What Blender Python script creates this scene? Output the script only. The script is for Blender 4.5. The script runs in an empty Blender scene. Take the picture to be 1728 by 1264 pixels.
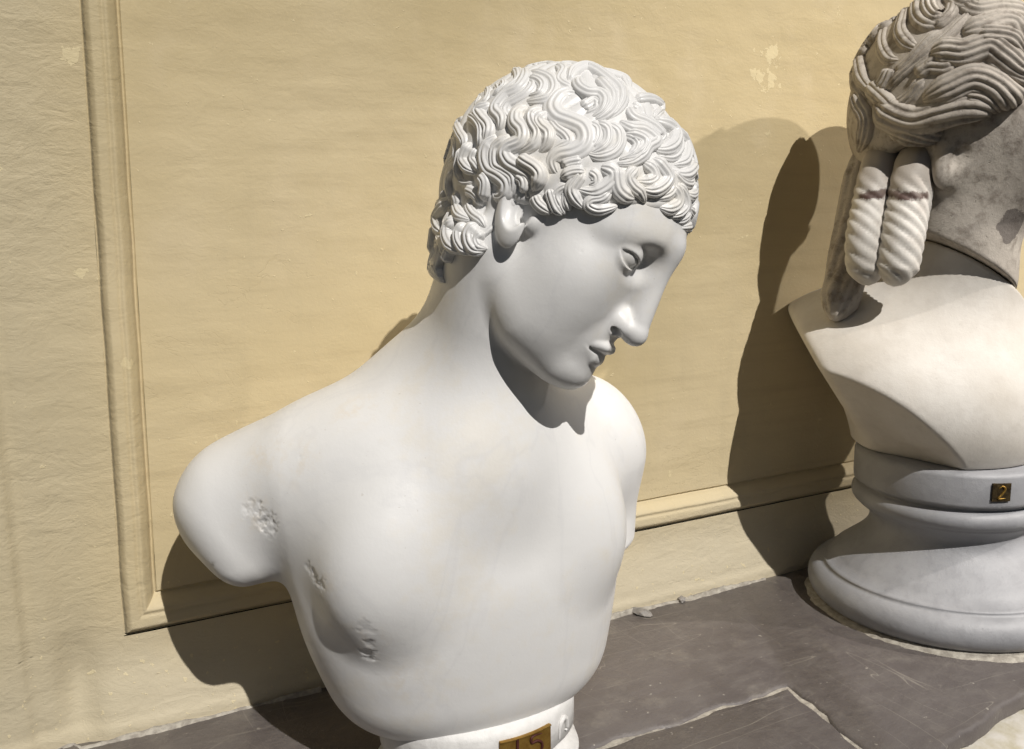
import bpy, bmesh, math, random
import numpy as np
from mathutils import Vector, Matrix
# ---------------------------------------------------------------- camera, sky, sun
sc = bpy.context.scene
col = sc.collection
H = .52; CY = 1.83*H
FPX, PITCH, YAW, ROLL = 1600., math.radians(10.66), math.radians(27.), -.013
_F = Vector((math.sin(YAW), math.cos(YAW), 0)); _R = Vector((math.cos(YAW), -math.sin(YAW), 0)); _U = Vector((0, 0, 1))
c_fw = _F*math.cos(PITCH) - _U*math.sin(PITCH); _up = _F*math.sin(PITCH) + _U*math.cos(PITCH)
c_r = _R*math.cos(ROLL) + _up*math.sin(ROLL); c_u = _up*math.cos(ROLL) - _R*math.sin(ROLL)
camd = bpy.data.cameras.new('camera'); cam = bpy.data.objects.new('camera', camd); col.objects.link(cam)
M = Matrix.Identity(4)
for i in range(3):
    M[i][0] = c_r[i]; M[i][1] = c_u[i]; M[i][2] = -c_fw[i]
M.translation = (0, -CY, H)
cam.matrix_world = M
camd.sensor_width = 36; camd.lens = FPX/1728*36; camd.clip_start = .02; camd.clip_end = 200
sc.camera = cam
SUN = Vector((-.05, 1, -1.08)).normalized()          # direction the light travels
GLINT = Vector((-1.1, 1, -1.05)).normalized()        # sunlight thrown back by panes across the courtyard
w = bpy.data.worlds.new('World'); sc.world = w; w.use_nodes = True
nt = w.node_tree; sky = nt.nodes.new('ShaderNodeTexSky'); sky.sky_type = 'NISHITA'; sky.sun_disc = False
sky.sun_elevation = math.asin(-SUN.z); sky.sun_rotation = math.atan2(-SUN.x, -SUN.y)
nt.links.new(sky.outputs[0], nt.nodes['Background'].inputs[0]); nt.nodes['Background'].inputs[1].default_value = .022
def sun(name, d, s, ang, colr):
    l = bpy.data.lights.new(name, 'SUN'); l.energy = s; l.angle = math.radians(ang); l.color = colr
    o = bpy.data.objects.new(name, l); col.objects.link(o); o.rotation_euler = d.to_track_quat('-Z', 'Y').to_euler(); return o
sun('sun', SUN, 5.0, .5, (1, .96, .91))
gl = bpy.data.lights.new('window_glint', 'SPOT'); gl.energy = 1150; gl.spot_size = math.radians(13.5); gl.spot_blend = .6; gl.shadow_soft_size = .05; gl.color = (1, .93, .86)
go = bpy.data.objects.new('window_glint', gl); col.objects.link(go); go.location = Vector((1.12, 0, .42)) - GLINT*6; go.rotation_euler = GLINT.to_track_quat('-Z', 'Y').to_euler()
vs = sc.view_settings; vs.view_transform = 'Standard'; vs.look = 'None'; vs.exposure = -.34; vs.gamma = 1; vs.use_curve_mapping = False
sc.cycles.use_denoising = True; sc.cycles.use_adaptive_sampling = True; sc.cycles.adaptive_threshold = .025; sc.cycles.max_bounces = 6

# ---------------------------------------------------------------- helpers
def tag(o, label=None, cat=None, group=None, kind=None):
    if label: o['label'] = label
    if cat: o['category'] = cat
    if group: o['group'] = group
    if kind: o['kind'] = kind
    return o
def empty(name, loc=(0, 0, 0)):
    o = bpy.data.objects.new(name, None); col.objects.link(o); o.location = loc; o.empty_display_size = .05; return o
def mesh_obj(name, V, Fc, mat, parent=None, normals=None, smooth=True):
    me = bpy.data.meshes.new(name)
    if isinstance(Fc, np.ndarray):
        V = np.asarray(V, np.float32); n = Fc.shape[1]
        me.vertices.add(len(V)); me.vertices.foreach_set('co', V.ravel())
        me.loops.add(Fc.size); me.loops.foreach_set('vertex_index', Fc.astype(np.int32).ravel())
        me.polygons.add(len(Fc)); me.polygons.foreach_set('loop_start', np.arange(0, Fc.size, n, dtype=np.int32))
        me.update(calc_edges=True)
    else:
        me.from_pydata([tuple(map(float, v)) for v in V], [], Fc); me.update()
    me.polygons.foreach_set('use_smooth', np.full(len(me.polygons), smooth)); me.validate()
    if normals is not None and len(me.vertices) == len(normals):
        me.normals_split_custom_set_from_vertices([tuple(map(float, n)) for n in normals])
    if mat: me.materials.append(mat)
    o = bpy.data.objects.new(name, me); col.objects.link(o)
    if parent:
        o.parent = parent                       # every mesh keeps its points in world space
        if parent.type == 'EMPTY': o.matrix_parent_inverse = Matrix.Translation(-parent.location)
    return o
# ---- signed distance shapes
def smin(a, b, k):
    h = np.maximum(k - np.abs(a - b), 0)/k
    return np.minimum(a, b) - h*h*k*.25
def smax(a, b, k): return -smin(-a, -b, k)
def rotm(ax=0, ay=0, az=0):
    return np.array(Matrix.Rotation(az, 3, 'Z') @ Matrix.Rotation(ay, 3, 'Y') @ Matrix.Rotation(ax, 3, 'X'), np.float32)
def ell(P, c, r, R=None):
    q = P - np.asarray(c, np.float32)
    if R is not None: q = q @ R
    r = np.asarray(r, np.float32)
    a = q/r; b = a/r
    k0 = np.sqrt((a*a).sum(1)); k1 = np.sqrt((b*b).sum(1)) + 1e-9
    return k0*(k0 - 1)/k1
def cap(P, a, b, ra, rb):
    a = np.asarray(a, np.float32); ba = np.asarray(b, np.float32) - a
    q = P - a; h = np.clip(q @ ba/(ba @ ba), 0, 1)
    d = q - h[:, None]*ba
    return np.sqrt((d*d).sum(1)) - (ra + (rb - ra)*h)
def chain(P, pts):
    d = None
    for (a, ra), (b, rb) in zip(pts[:-1], pts[1:]):
        e = cap(P, a, b, ra, rb); d = e if d is None else np.minimum(d, e)
    return d
def plane(P, p, n):
    n = np.asarray(n, np.float32); n = n/np.linalg.norm(n)
    return (P - np.asarray(p, np.float32)) @ n
def evalb(f, P, n=400000):
    return np.concatenate([f(P[i:i+n]) for i in range(0, len(P), n)]).astype(np.float32)
def grad(f, P, e):
    g = np.zeros_like(P)
    for s in ((1, 1, 1), (1, -1, -1), (-1, 1, -1), (-1, -1, 1)):
        s = np.array(s, np.float32); g += s*evalb(f, P + s*e)[:, None]
    return g/(4*e)
def isomesh(f, lo, hi, h, B=8, steps=2):
    lo = np.asarray(lo, np.float32); hi = np.asarray(hi, np.float32)
    nb = np.ceil((hi - lo)/(h*B)).astype(int) + 1
    ii = np.stack(np.meshgrid(*[np.arange(n) for n in nb], indexing='ij'), -1).reshape(-1, 3)
    cc = lo + (ii*B + (B - 1)/2).astype(np.float32)*h
    fc = evalb(f, cc)
    F = np.repeat(np.repeat(np.repeat(fc.reshape(nb), B, 0), B, 1), B, 2)
    keep = np.abs(fc) < B*h*1.7
    off = np.stack(np.meshgrid(*[np.arange(B)]*3, indexing='ij'), -1).reshape(-1, 3)
    kb = ii[keep]
    for s in range(0, len(kb), 600):
        g = (kb[s:s+600, None, :]*B + off[None]).reshape(-1, 3)
        F[g[:, 0], g[:, 1], g[:, 2]] = f(lo + g.astype(np.float32)*h)
    S = F < 0
    n = np.array(F.shape)
    cnt = np.zeros(n - 1, np.uint8)
    for a in (0, 1):
        for b in (0, 1):
            for c in (0, 1):
                cnt += S[a:n[0]-1+a, b:n[1]-1+b, c:n[2]-1+c]
    act = np.argwhere((cnt > 0) & (cnt < 8)); del cnt
    ids = np.full(n - 1, -1, np.int32); ids[act[:, 0], act[:, 1], act[:, 2]] = np.arange(len(act))
    acc = np.zeros((len(act), 3), np.float32); num = np.zeros(len(act), np.float32)
    for ax in range(3):
        o1, o2 = [k for k in range(3) if k != ax]
        for a in (0, 1):
            for b in (0, 1):
                p = act.copy(); p[:, o1] += a; p[:, o2] += b
                q = p.copy(); q[:, ax] += 1
                fp = F[p[:, 0], p[:, 1], p[:, 2]]; fq = F[q[:, 0], q[:, 1], q[:, 2]]
                m = (fp < 0) != (fq < 0)
                t = fp[m]/(fp[m] - fq[m])
                r = p[m].astype(np.float32); r[:, ax] += t
                acc[m] += r; num[m] += 1
    V = lo + acc/num[:, None]*h
    quads = []
    for ax in range(3):
        o1, o2 = (ax + 1) % 3, (ax + 2) % 3
        sl0 = [slice(1, n[k] - 1) for k in range(3)]; sl1 = list(sl0)
        sl0[ax] = slice(0, n[ax] - 1); sl1[ax] = slice(1, n[ax])
        d = S[tuple(sl0)].astype(np.int8) - S[tuple(sl1)].astype(np.int8)
        e = np.argwhere(d != 0); sg = d[e[:, 0], e[:, 1], e[:, 2]]
        base = np.array([1, 1, 1]); base[ax] = 0; e = e + base
        def gid(a, b):
            q = e.copy(); q[:, o1] -= a; q[:, o2] -= b; return ids[q[:, 0], q[:, 1], q[:, 2]]
        qd = np.stack([gid(1, 1), gid(0, 1), gid(0, 0), gid(1, 0)], 1)
        qd[sg < 0] = qd[sg < 0][:, ::-1]
        quads.append(qd)
    Q = np.concatenate(quads); Q = Q[(Q >= 0).all(1)]
    del F, S, ids
    for _ in range(steps):
        g = grad(f, V, h*.4); v = evalb(f, V)
        dv = -(v/np.maximum((g*g).sum(1), .25))[:, None]*g
        l = np.linalg.norm(dv, axis=1, keepdims=True); V = V + dv*np.minimum(1, h*.8/np.maximum(l, 1e-9))
    g = grad(f, V, h*.5); N = g/np.maximum(np.linalg.norm(g, axis=1, keepdims=True), 1e-9)
    return V, Q, N
# ---------------------------------------------------------------- the young man's bust
HEAD_S = .955
HEAD_O = np.array([.3896, -.2615, .4837], np.float32)
_hr = Vector((.46567, .43095, .56671))
HEAD_R = np.array(Matrix.Rotation(_hr.length, 3, _hr.normalized()), np.float32)   # head axes: x his left, y back, z up
def to_head(P): return ((P - HEAD_O) @ HEAD_R)*(1000/HEAD_S)
def from_head(q): return np.asarray(q, np.float32)*(HEAD_S/1000) @ HEAD_R.T + HEAD_O
def head_sdf(P):
    q = to_head(P); m = q.copy(); m[:, 0] = np.abs(m[:, 0])
    d = ell(q, (0, 15, 45), (78, 106, 94))
    d = smin(d, ell(q, (0, -38, 44), (60, 61, 56)), 14)
    d = smin(d, ell(q, (0, -34, -20), (63, 60, 62)), 22)
    d = smin(d, ell(q, (0, -42, -52), (50, 50, 46)), 16)
    d = smin(d, chain(m, [((50, -8, -46), 15), ((40, -40, -68), 15), ((18, -76, -77), 15)]), 26)
    d = smin(d, ell(m, (40, -52, -6), (24, 25, 26)), 24)
    d = smin(d, ell(m, (36, -42, -38), (25, 36, 36)), 24)
    d = smin(d, ell(q, (0, -84, -78), (21, 17, 16)), 13)
    d = smin(d, chain(m, [((0, -91, 52), 9), ((20, -83, 52), 9), ((38, -71, 46), 8.5), ((50, -56, 36), 7)]), 12)
    d = smax(d, -ell(m, (28, -99, 29), (18, 17.5, 15), rotm(0, -.2, 0)), 10)
    # eye
    e = (m - np.array((31.5, -73, 28), np.float32)) @ rotm(.12, -.25, .45)
    u = e[:, 0]/16; v = e[:, 2]
    bow = np.maximum(0, 1 - u*u)
    op = np.maximum(v - 5.6*bow, -5.2*bow - v)
    sph = np.sqrt((e*e).sum(1))
    lid = smax(sph - 16.6, -op, 1.0)
    d = smin(d, lid, 3)
    d = np.minimum(d, sph - 14.4)
    # nose
    n = cap(q, (0, -90, 52), (0, -111, -16), 10, 9)
    n = smin(n, ell(q, (0, -111, -21), (10, 11.5, 9.5)), 5)
    d = smin(d, n, 13)
    d = smin(d, ell(m, (10, -96.5, -20), (5.8, 11, 8.5), rotm(.3, 0, 0)), 9)
    d = smax(d, -ell(m, (12.5, -102, -28), (5, 7.5, 4.2), rotm(.35, 0, .2)), 1.4)
    # mouth
    d = smin(d, ell(q, (0, -78, -48), (28, 21, 24)), 12)
    up = chain(m, [((0, -99.5, -44.5), 4.7), ((7, -100, -43.7), 4.7), ((16, -95, -45.5), 3.9), ((27, -86, -48), 1.5)])
    lo = chain(m, [((0, -96, -57.5), 6), ((9, -95, -57), 5.8), ((17, -90.5, -54.5), 4), ((26, -84, -49.5), 1.5)])
    d = smin(d, up, 2.5); d = smin(d, lo, 3)
    d = smax(d, -chain(m, [((0, -105, -51.4), 1.7), ((10, -102, -50.8), 1.7), ((18, -96, -50), 1.6), ((28, -87, -48.5), .9)]), 1.2)
    d = smax(d, -cap(q, (0, -110, -35), (0, -108, -40), 2.2, 2.6), 3)
    # ears
    Re = rotm(-.5, .1, .22)
    er = ell(m, (77, 6, 3), (7.5, 15.5, 29), Re)
    er = smax(er, -ell(m, (87, 5, 9), (11.5, 11.5, 20), Re), 2.5)
    er = smax(er, -ell(m, (76, -3, 9), (16, 6.5, 11), Re), 2)
    d = smin(d, er, 3)
    d = smin(d, ell(m, (69, -12, 6), (6, 5, 9)), 5)
    return d*(HEAD_S/1000)
def torso_sdf(P):
    d = ell(P, (.326, -.188, .205), (.148, .094, .160))
    lw = smax(ell(P, (.344, -.190, .19), (.143, .098, .30)), .044 - P[:, 2], .055)
    d = smin(d, smax(lw, P[:, 2] - .25, .08), .04)
    # pectorals
    d = smin(d, ell(P, (.266, -.230, .216), (.082, .059, .082), rotm(.1, -.40, .30)), .016)
    d = smin(d, ell(P, (.398, -.230, .215), (.076, .057, .080), rotm(.1, .35, -.25)), .016)
    # shoulders
    d = smin(d, cap(P, (.300, -.236, .300), (.200, -.160, .284), .026, .036), .09)
    d = smin(d, cap(P, (.350, -.236, .300), (.455, -.190, .300), .026, .032), .08)
    d = smin(d, cap(P, (.330, -.150, .345), (.195, -.120, .280), .036, .034), .07)
    d = smin(d, cap(P, (.330, -.150, .345), (.455, -.165, .300), .036, .030), .06)
    ar = smin(ell(P, (.168, -.112, .254), (.070, .062, .060)), cap(P, (.168, -.112, .238), (.134, -.117, .200), .060, .056), .03)
    ar = smax(ar, plane(P, (0.1040, -.118, 0.2201), (-.80, -.08, -.58)), .026)
    ar = smax(ar, plane(P, (0.1382, -.13, 0.1754), (0.277, -.05, -0.938)), .035)
    d = smin(d, ar, .024)
    al = smin(ell(P, (.470, -.176, .282), (.056, .060, .066)), cap(P, (.482, -.172, .265), (.488, -.168, .150), .050, .042), .03)
    al = smax(al, plane(P, (.505, -.168, .165), (.3, -.2, -.9)), .006)
    d = smin(d, al, .012)
    # neck
    nk = cap(P, (.332, -.180, .310), from_head((0, 24, -30)), .058, .056)
    nk = smin(nk, cap(P, (.322, -.240, .312), from_head((-44, 14, -30)), .014, .018), .05)
    d = smin(d, nk, .05)
    return d
def fnoise(P, f):
    x, y, z = P[:, 0]*f, P[:, 1]*f, P[:, 2]*f
    return (np.sin(x + 1.7*np.sin(y*1.3 + z)) + np.sin(1.9*y + 1.3*np.sin(z*1.7 + x)) + np.sin(2.3*z + 1.5*np.sin(x*1.1 + 2*y)))/3
CHIPS = []
def body_sdf(P):
    d = torso_sdf(P)
    m = P[:, 2] > .33
    if m.any():
        h = head_sdf(P[m]); d[m] = smin(d[m], h, .007)
    for c, r, dp in CHIPS:          # bruises knocked into the stone
        q = np.linalg.norm(P - c, axis=1); k = q < r*1.6
        if k.any():
            e = P[k]; n = fnoise(e, 330) + .6*fnoise(e, 700) + .9*fnoise(e, 150)
            d[k] += .42*dp*np.clip(1.1*(1 - q[k]/r) + .40*n, 0, 1)*(.75 + .25*fnoise(e, 900))
    return d
# ---- hair: a mass with a hairline, and carved locks lying on it
_hy = np.array([-115, -95, -80, -43, -8, 6, 16, 30, 61, 90.]); _hz = np.array([66, 70, 70, 44, 22, 10, -34, -48, -80, -100.])
def hair_sdf(P, trim=True):
    q = to_head(P)
    d = ell(q, (0, 18, 46), (83, 114, 100))
    d = smin(d, cap(q, (0, 80, -2), (0, 40, -72), 40, 38), 14)
    if trim:
        d = smin(d, torso_sdf(P)*(1000/HEAD_S) - 3, 8)
        v = q - np.array((0, 18, 40), np.float32); rr = np.linalg.norm(v, axis=1)
        th = np.arccos(np.clip((v[:, 1]*.4 + v[:, 2]*.9165)/rr, -1, 1)); ph = np.arctan2(v[:, 0], v[:, 1]*.9165 - v[:, 2]*.4)
        d = d - 2.4*(np.abs(np.sin(15*ph + 1.5*np.sin(10*th)))**.7 - .6)*np.clip(th*2.5, 0, 1)       # shallow waved strands under the locks
        d = smax(d, (np.interp(q[:, 1], _hy, _hz).astype(np.float32) - q[:, 2])*.75, 7)
        d = smax(d, -(cap(q, (0, -10, -10), (0, 0, -90), 30, 30)), 4)
    return d*(HEAD_S/1000)
def hair_open(P): return hair_sdf(P, False)
CAMP = np.array((0, -CY, H), np.float32); CR, CU, CF = [np.array(v, np.float32) for v in (c_r, c_u, c_fw)]
def px_rays(px):
    px = np.asarray(px, np.float32)
    d = CF + CR*((px[:, :1] - 864)/FPX) - CU*((px[:, 1:] - 632)/FPX)
    return d/np.linalg.norm(d, axis=1, keepdims=True)
def onto(f, P, n=4):
    for _ in range(n):
        g = grad(f, P, .001); P = P - (f(P)/np.maximum((g*g).sum(1), .3))[:, None]*g
    g = grad(f, P, .0015)
    return P, g/np.maximum(np.linalg.norm(g, axis=1, keepdims=True), 1e-9)
def cast(f, px, near=.45, far=1.8):
    D = px_rays(px); t = np.full(len(D), near, np.float32); best = np.full(len(D), 9., np.float32); tb = t.copy()
    for _ in range(60):
        v = f(CAMP + D*t[:, None]); m = v < best; best[m] = v[m]; tb[m] = t[m]
        t = np.minimum(t + np.maximum(v*.8, .0004)*(v > .0003), far)
    return onto(f, CAMP + D*tb[:, None])[0]
def spline(pts, n):
    pts = np.asarray(pts, np.float32); k = len(pts)
    P = np.vstack([2*pts[0] - pts[1], pts, 2*pts[-1] - pts[-2]])
    out = []
    for t in np.linspace(0, k - 1 - 1e-4, n):
        i = int(t); u = t - i; a, b, c, d = P[i:i+4]
        out.append(.5*(2*b + (c - a)*u + (2*a - 5*b + 4*c - d)*u*u + (3*b - a - 3*c + d)*u**3))
    return np.array(out, np.float32)
def lock_mesh(f, C, width, height, strands=3, lift=0., nu=19, t0=.16, t1=.3, sharp=.3, scale=1.):
    """a carved lock: a ribbon of rounded strands along the curve C, hugging the surface f"""
    C, N = onto(f, C, 2)
    T = np.gradient(C, axis=0); T /= np.maximum(np.linalg.norm(T, axis=1, keepdims=True), 1e-9)
    Bn = np.cross(N, T); Bn /= np.maximum(np.linalg.norm(Bn, axis=1, keepdims=True), 1e-9)
    n = len(C); s = np.linspace(0, 1, n)
    wv = np.minimum(1, np.sqrt(np.clip(s/t0, 0, 1)) + .12)*np.minimum(1, np.clip((1 - s)/t1, 0, 1)**.6 + .05)
    u = np.linspace(-1, 1, nu)
    P = C[:, None] + Bn[:, None]*(u[None, :, None]*(wv*width/2)[:, None, None])
    P, Nn = onto(f, P.reshape(-1, 3).astype(np.float32), 2)
    prof = np.clip(1 - u*u, 0, 1)**.55
    rid = (1 - sharp) + sharp*np.abs(np.cos(math.pi*strands*u/2 + (0 if strands % 2 else math.pi/2)))
    hh = height*(prof*rid)[None, :]*(wv**.7)[:, None] + lift*wv[:, None] - .0022*scale
    hh[:, 0] = hh[:, -1] = -.0035*scale
    V = P + Nn*hh.reshape(-1, 1)
    i = np.arange(n - 1)[:, None]*nu + np.arange(nu - 1)[None]
    Q = np.stack([i, i + 1, i + nu + 1, i + nu], -1).reshape(-1, 4)
    return V.astype(np.float32), Q
LOCKS = '''
A 70|700,430 760,480 740,560 690,640
A 80|830,390 870,440 840,540 740,640
A 80|950,350 985,420 930,500 820,590
A 75|1040,330 1060,390 1000,450 900,530
A 95|1130,230 1210,210 1230,300 1150,380 1030,460 900,560
A 150|1290,170 1310,300 1230,420 1090,490 990,600 960,690 1030,780 1020,870 970,930
A 130|1330,320 1390,380 1330,470 1200,540 1100,600 1050,700 1120,800 1100,890
A 140|900,600 760,690 800,780 880,880 860,1000 790,1130
A 110|640,740 740,800 800,900 800,1050 760,1170
A 110|570,770 500,850 540,960 590,1060 540,1200
A 80|450,850 400,940 470,1060 470,1200 420,1264 380,1330 340,1420
A 60|370,960 340,1080 330,1200 320,1330
A 150|1330,620 1220,700 1200,820 1280,920 1270,1040 1130,1110 1070,1190 1120,1300 1250,1380 1360,1450 1400,1550 1380,1650
A 130|1500,640 1390,740 1400,840 1460,950 1430,1060 1330,1130 1200,1170
A 160|980,980 880,1060 830,1160 830,1280 880,1390 1000,1460 1080,1540 1080,1630 1030,1690 960,1690 930,1620
A 130|1130,960 1050,1040 960,1120 940,1230 960,1340 1060,1400 1150,1470 1160,1570 1120,1670 1050,1740
C 130|1230,180 1330,250 1440,320 1490,400 1450,500 1380,580
C 95|1200,400 1280,440 1300,530 1240,600
C 65|560,60 540,180 520,300 540,410 600,480 690,470
C 110|680,0 620,130 600,230 660,320 740,370
C 85|740,60 690,200 740,280 790,370
C 65|480,310 420,430 410,540 430,640 400,730
C 75|345,560 320,680 250,760 180,900 150,1050
C 115|480,590 520,700 510,800 560,890 690,925
C 95|690,670 650,760 700,860 790,930 835,1010
C 160|420,690 330,800 280,900 300,1020 350,1090
C 90|470,760 430,860 380,960 370,1080
C 120|790,390 850,480 840,600 820,720
C 100|600,560 700,600 780,690 770,800
G 140|650,210 560,300 540,420 590,530 690,610
G 115|750,250 670,370 680,480 740,570 810,600
G 135|890,260 800,370 800,480 860,570 950,600
G 85|950,350 870,440 900,530 985,560
G 75|375,230 330,330 350,430 370,570
G 75|425,400 480,520 510,660
G 95|385,440 430,550 400,680 350,760 370,860 450,960
G 80|470,560 430,680 400,800 420,900
G 80|400,520 350,660 325,780 330,880
G 80|570,560 530,640 505,730
G 90|330,280 300,400 290,520 300,640
B 190|720,470 540,450 420,530 370,640 430,740 580,800 720,870 770,990 730,1100 600,1170 450,1200 375,1280 400,1380 440,1440
B 130|690,290 680,400 780,480 920,500 990,590 950,700 820,760
B 130|560,310 620,220 760,170 900,220 1050,330 1170,450 1180,580 1110,700 960,800
B 120|900,290 1000,400 1080,500 1080,620 980,740 850,790
B 120|420,130 500,200 450,320 560,400 680,410
B 125|80,220 230,250 350,310 390,420 320,530 150,560 20,560
B 110|70,300 200,330 260,400 210,490 40,500
B 85|0,130 180,100 330,110 470,120
B 90|430,110 600,110 760,150 900,215
B 110|900,220 1080,255 1220,310 1300,430
B 95|1040,330 1180,370 1230,440 1310,560
B 125|320,700 210,800 240,880 320,960 300,1080 190,1190
B 115|330,760 420,880 520,960 560,1050 440,1110 300,1200
B 115|790,820 900,880 910,990 860,1080 770,1130
B 115|890,820 1020,900 1030,1040 950,1130 800,1190
B 125|990,830 1140,920 1160,1060 1080,1170 920,1220 760,1180
B 105|1210,960 1330,1010 1380,1100 1310,1210 1150,1260
B 120|700,640 780,600 850,560 900,600 880,660 760,700
D 95|720,350 560,380 470,430
D 110|750,490 600,500 450,570
D 150|930,430 1070,490 1080,590 980,690 840,740 640,690
D 110|800,480 880,540 880,620 790,650
D 125|730,490 650,600 590,700 640,820 750,940
D 105|1070,690 960,800 830,830 800,890 900,940 1050,920 1150,890
D 100|570,630 440,700 400,780 440,880 510,1000
D 85|540,730 520,830 570,960
D 95|320,690 350,800 400,920 480,1010
D 115|140,770 200,880 350,990
E 115|290,290 340,400 480,460 600,540 680,640 640,710
E 130|170,450 300,540 450,560 560,640 590,700 500,760 430,870 300,950 130,945
E 125|240,600 380,630 470,690 470,780 380,860 200,910
E 110|370,190 520,190 640,250 700,330
E 100|320,240 420,300 440,380 560,430
E 80|690,310 620,370 590,410
E 135|590,430 760,520 830,620 800,740 700,800 580,780
E 125|690,390 800,520 870,660 870,790 780,880 620,850
E 135|790,550 920,680 960,820 920,940 800,970
E 140|830,540 960,660 1030,800 1060,940 980,1070 880,1090 750,1010
E 110|1070,910 1150,1000 1190,1080 1140,1180
E 110|800,1040 900,1160 1000,1190 1060,1100
F 120|460,90 570,180 590,280 500,330 360,310
F 135|560,50 660,160 730,280 660,390 540,440 410,400
F 115|710,170 800,300 800,420 720,490 550,540
F 125|790,340 870,470 860,590 760,650 650,630
F 105|840,340 930,480 940,620 860,710 770,745
F 105|930,400 1000,600 1000,720 920,790 810,800
F 95|990,620 1065,760 1020,850 880,885
F 80|1090,750 1065,880 950,945
F 65|1065,920 1000,1000 945,1055
F 105|1080,290 1110,390 1030,490 950,450
F 90|1150,390 1135,520 1030,605
F 80|1175,460 1155,610 1055,685
F 65|1165,610 1135,740 1060,745
F 60|1145,800 1080,900
F 150|150,150 150,300 180,420 270,500 370,530
F 115|390,160 290,280 330,380 420,460 490,590
F 110|60,150 120,220 110,330 20,440
'''
_crop = {'A': (700, 90), 'B': (880, 90), 'C': (700, 240), 'D': (880, 220), 'E': (1020, 140), 'F': (1020, 260), 'G': (680, 340)}
def read_locks(txt, crops, z=7.02):
    out = []
    for ln in txt.strip().split('\n'):
        a, b = ln.split('|'); k, wd = a.split()
        o = crops[k]; pts = [tuple(float(v) for v in p.split(',')) for p in b.split()]
        out.append((k, np.array([(o[0] + x/z, o[1] + y/z) for x, y in pts]), float(wd)/z))
    return out
# ---------------------------------------------------------------- materials
class NB:
    def __init__(s, name):
        s.m = bpy.data.materials.new(name); s.m.use_nodes = True; s.t = s.m.node_tree; s.n = s.t.nodes; s.l = s.t.links
        s.bsdf = s.n['Principled BSDF']; s.pos = s.n.new('ShaderNodeNewGeometry').outputs['Position']
    def new(s, ty, **kw):
        o = s.n.new(ty)
        for k, v in kw.items(): setattr(o, k, v)
        return o
    def put(s, sock, v):
        if isinstance(v, bpy.types.NodeSocket): s.l.new(v, sock)
        else: sock.default_value = v
    def noise(s, scale, detail=4., rough=.55, stretch=None, dist=0., off=(0, 0, 0)):
        v = s.pos
        if stretch or off != (0, 0, 0):
            mp = s.new('ShaderNodeMapping'); s.l.new(v, mp.inputs[0]); mp.inputs['Scale'].default_value = stretch or (1, 1, 1); mp.inputs['Location'].default_value = off; v = mp.outputs[0]
        o = s.new('ShaderNodeTexNoise'); s.l.new(v, o.inputs['Vector'])
        o.inputs['Scale'].default_value = scale; o.inputs['Detail'].default_value = detail; o.inputs['Roughness'].default_value = rough; o.inputs['Distortion'].default_value = dist
        return o.outputs['Fac']
    def rng(s, v, a, b, c=0., d=1.):
        o = s.new('ShaderNodeMapRange'); o.interpolation_type = 'SMOOTHSTEP'; s.put(o.inputs[0], v)
        for i, x in enumerate((a, b, c, d)): o.inputs[1 + i].default_value = x
        return o.outputs[0]
    def math(s, op, a, b=0., c=0.):
        o = s.new('ShaderNodeMath', operation=op); s.put(o.inputs[0], a); s.put(o.inputs[1], b); s.put(o.inputs[2], c); return o.outputs[0]
    def mix(s, f, a, b):
        o = s.new('ShaderNodeMix', data_type='RGBA'); s.put(o.inputs[0], f)
        for i, v in ((6, a), (7, b)): s.put(o.inputs[i], v if isinstance(v, bpy.types.NodeSocket) else (*v, 1))
        return o.outputs[2]
    def near(s, p, r0, r1):
        o = s.new('ShaderNodeVectorMath', operation='DISTANCE'); s.l.new(s.pos, o.inputs[0]); o.inputs[1].default_value = p
        return s.rng(o.outputs['Value'], r0, r1, 1, 0)
    def sep(s, i):
        o = s.new('ShaderNodeSeparateXYZ'); s.l.new(s.pos, o.inputs[0]); return o.outputs[i]
    def bump(s, hgt, strength, dist, prev=None):
        o = s.new('ShaderNodeBump'); s.put(o.inputs['Height'], hgt); o.inputs['Strength'].default_value = strength; o.inputs['Distance'].default_value = dist
        if prev: s.l.new(prev, o.inputs['Normal'])
        return o.outputs[0]
    def done(s, colr, rough, nrm=None, metal=0., spec=.4, sss=0.):
        b = s.bsdf; s.put(b.inputs['Base Color'], colr if isinstance(colr, bpy.types.NodeSocket) else (*colr, 1)); s.put(b.inputs['Roughness'], rough)
        s.put(b.inputs['Metallic'], metal); b.inputs['Specular IOR Level'].default_value = spec
        if nrm: s.l.new(nrm, b.inputs['Normal'])
        if sss:
            b.inputs['Subsurface Weight'].default_value = sss; b.inputs['Subsurface Radius'].default_value = (1, .85, .7); b.inputs['Subsurface Scale'].default_value = .003
        return s.m
def wall_pt(px, y=0.):
    d = px_rays([px])[0]; t = (y - CAMP[1])/d[1]; return tuple(float(v) for v in CAMP + d*t)
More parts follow.
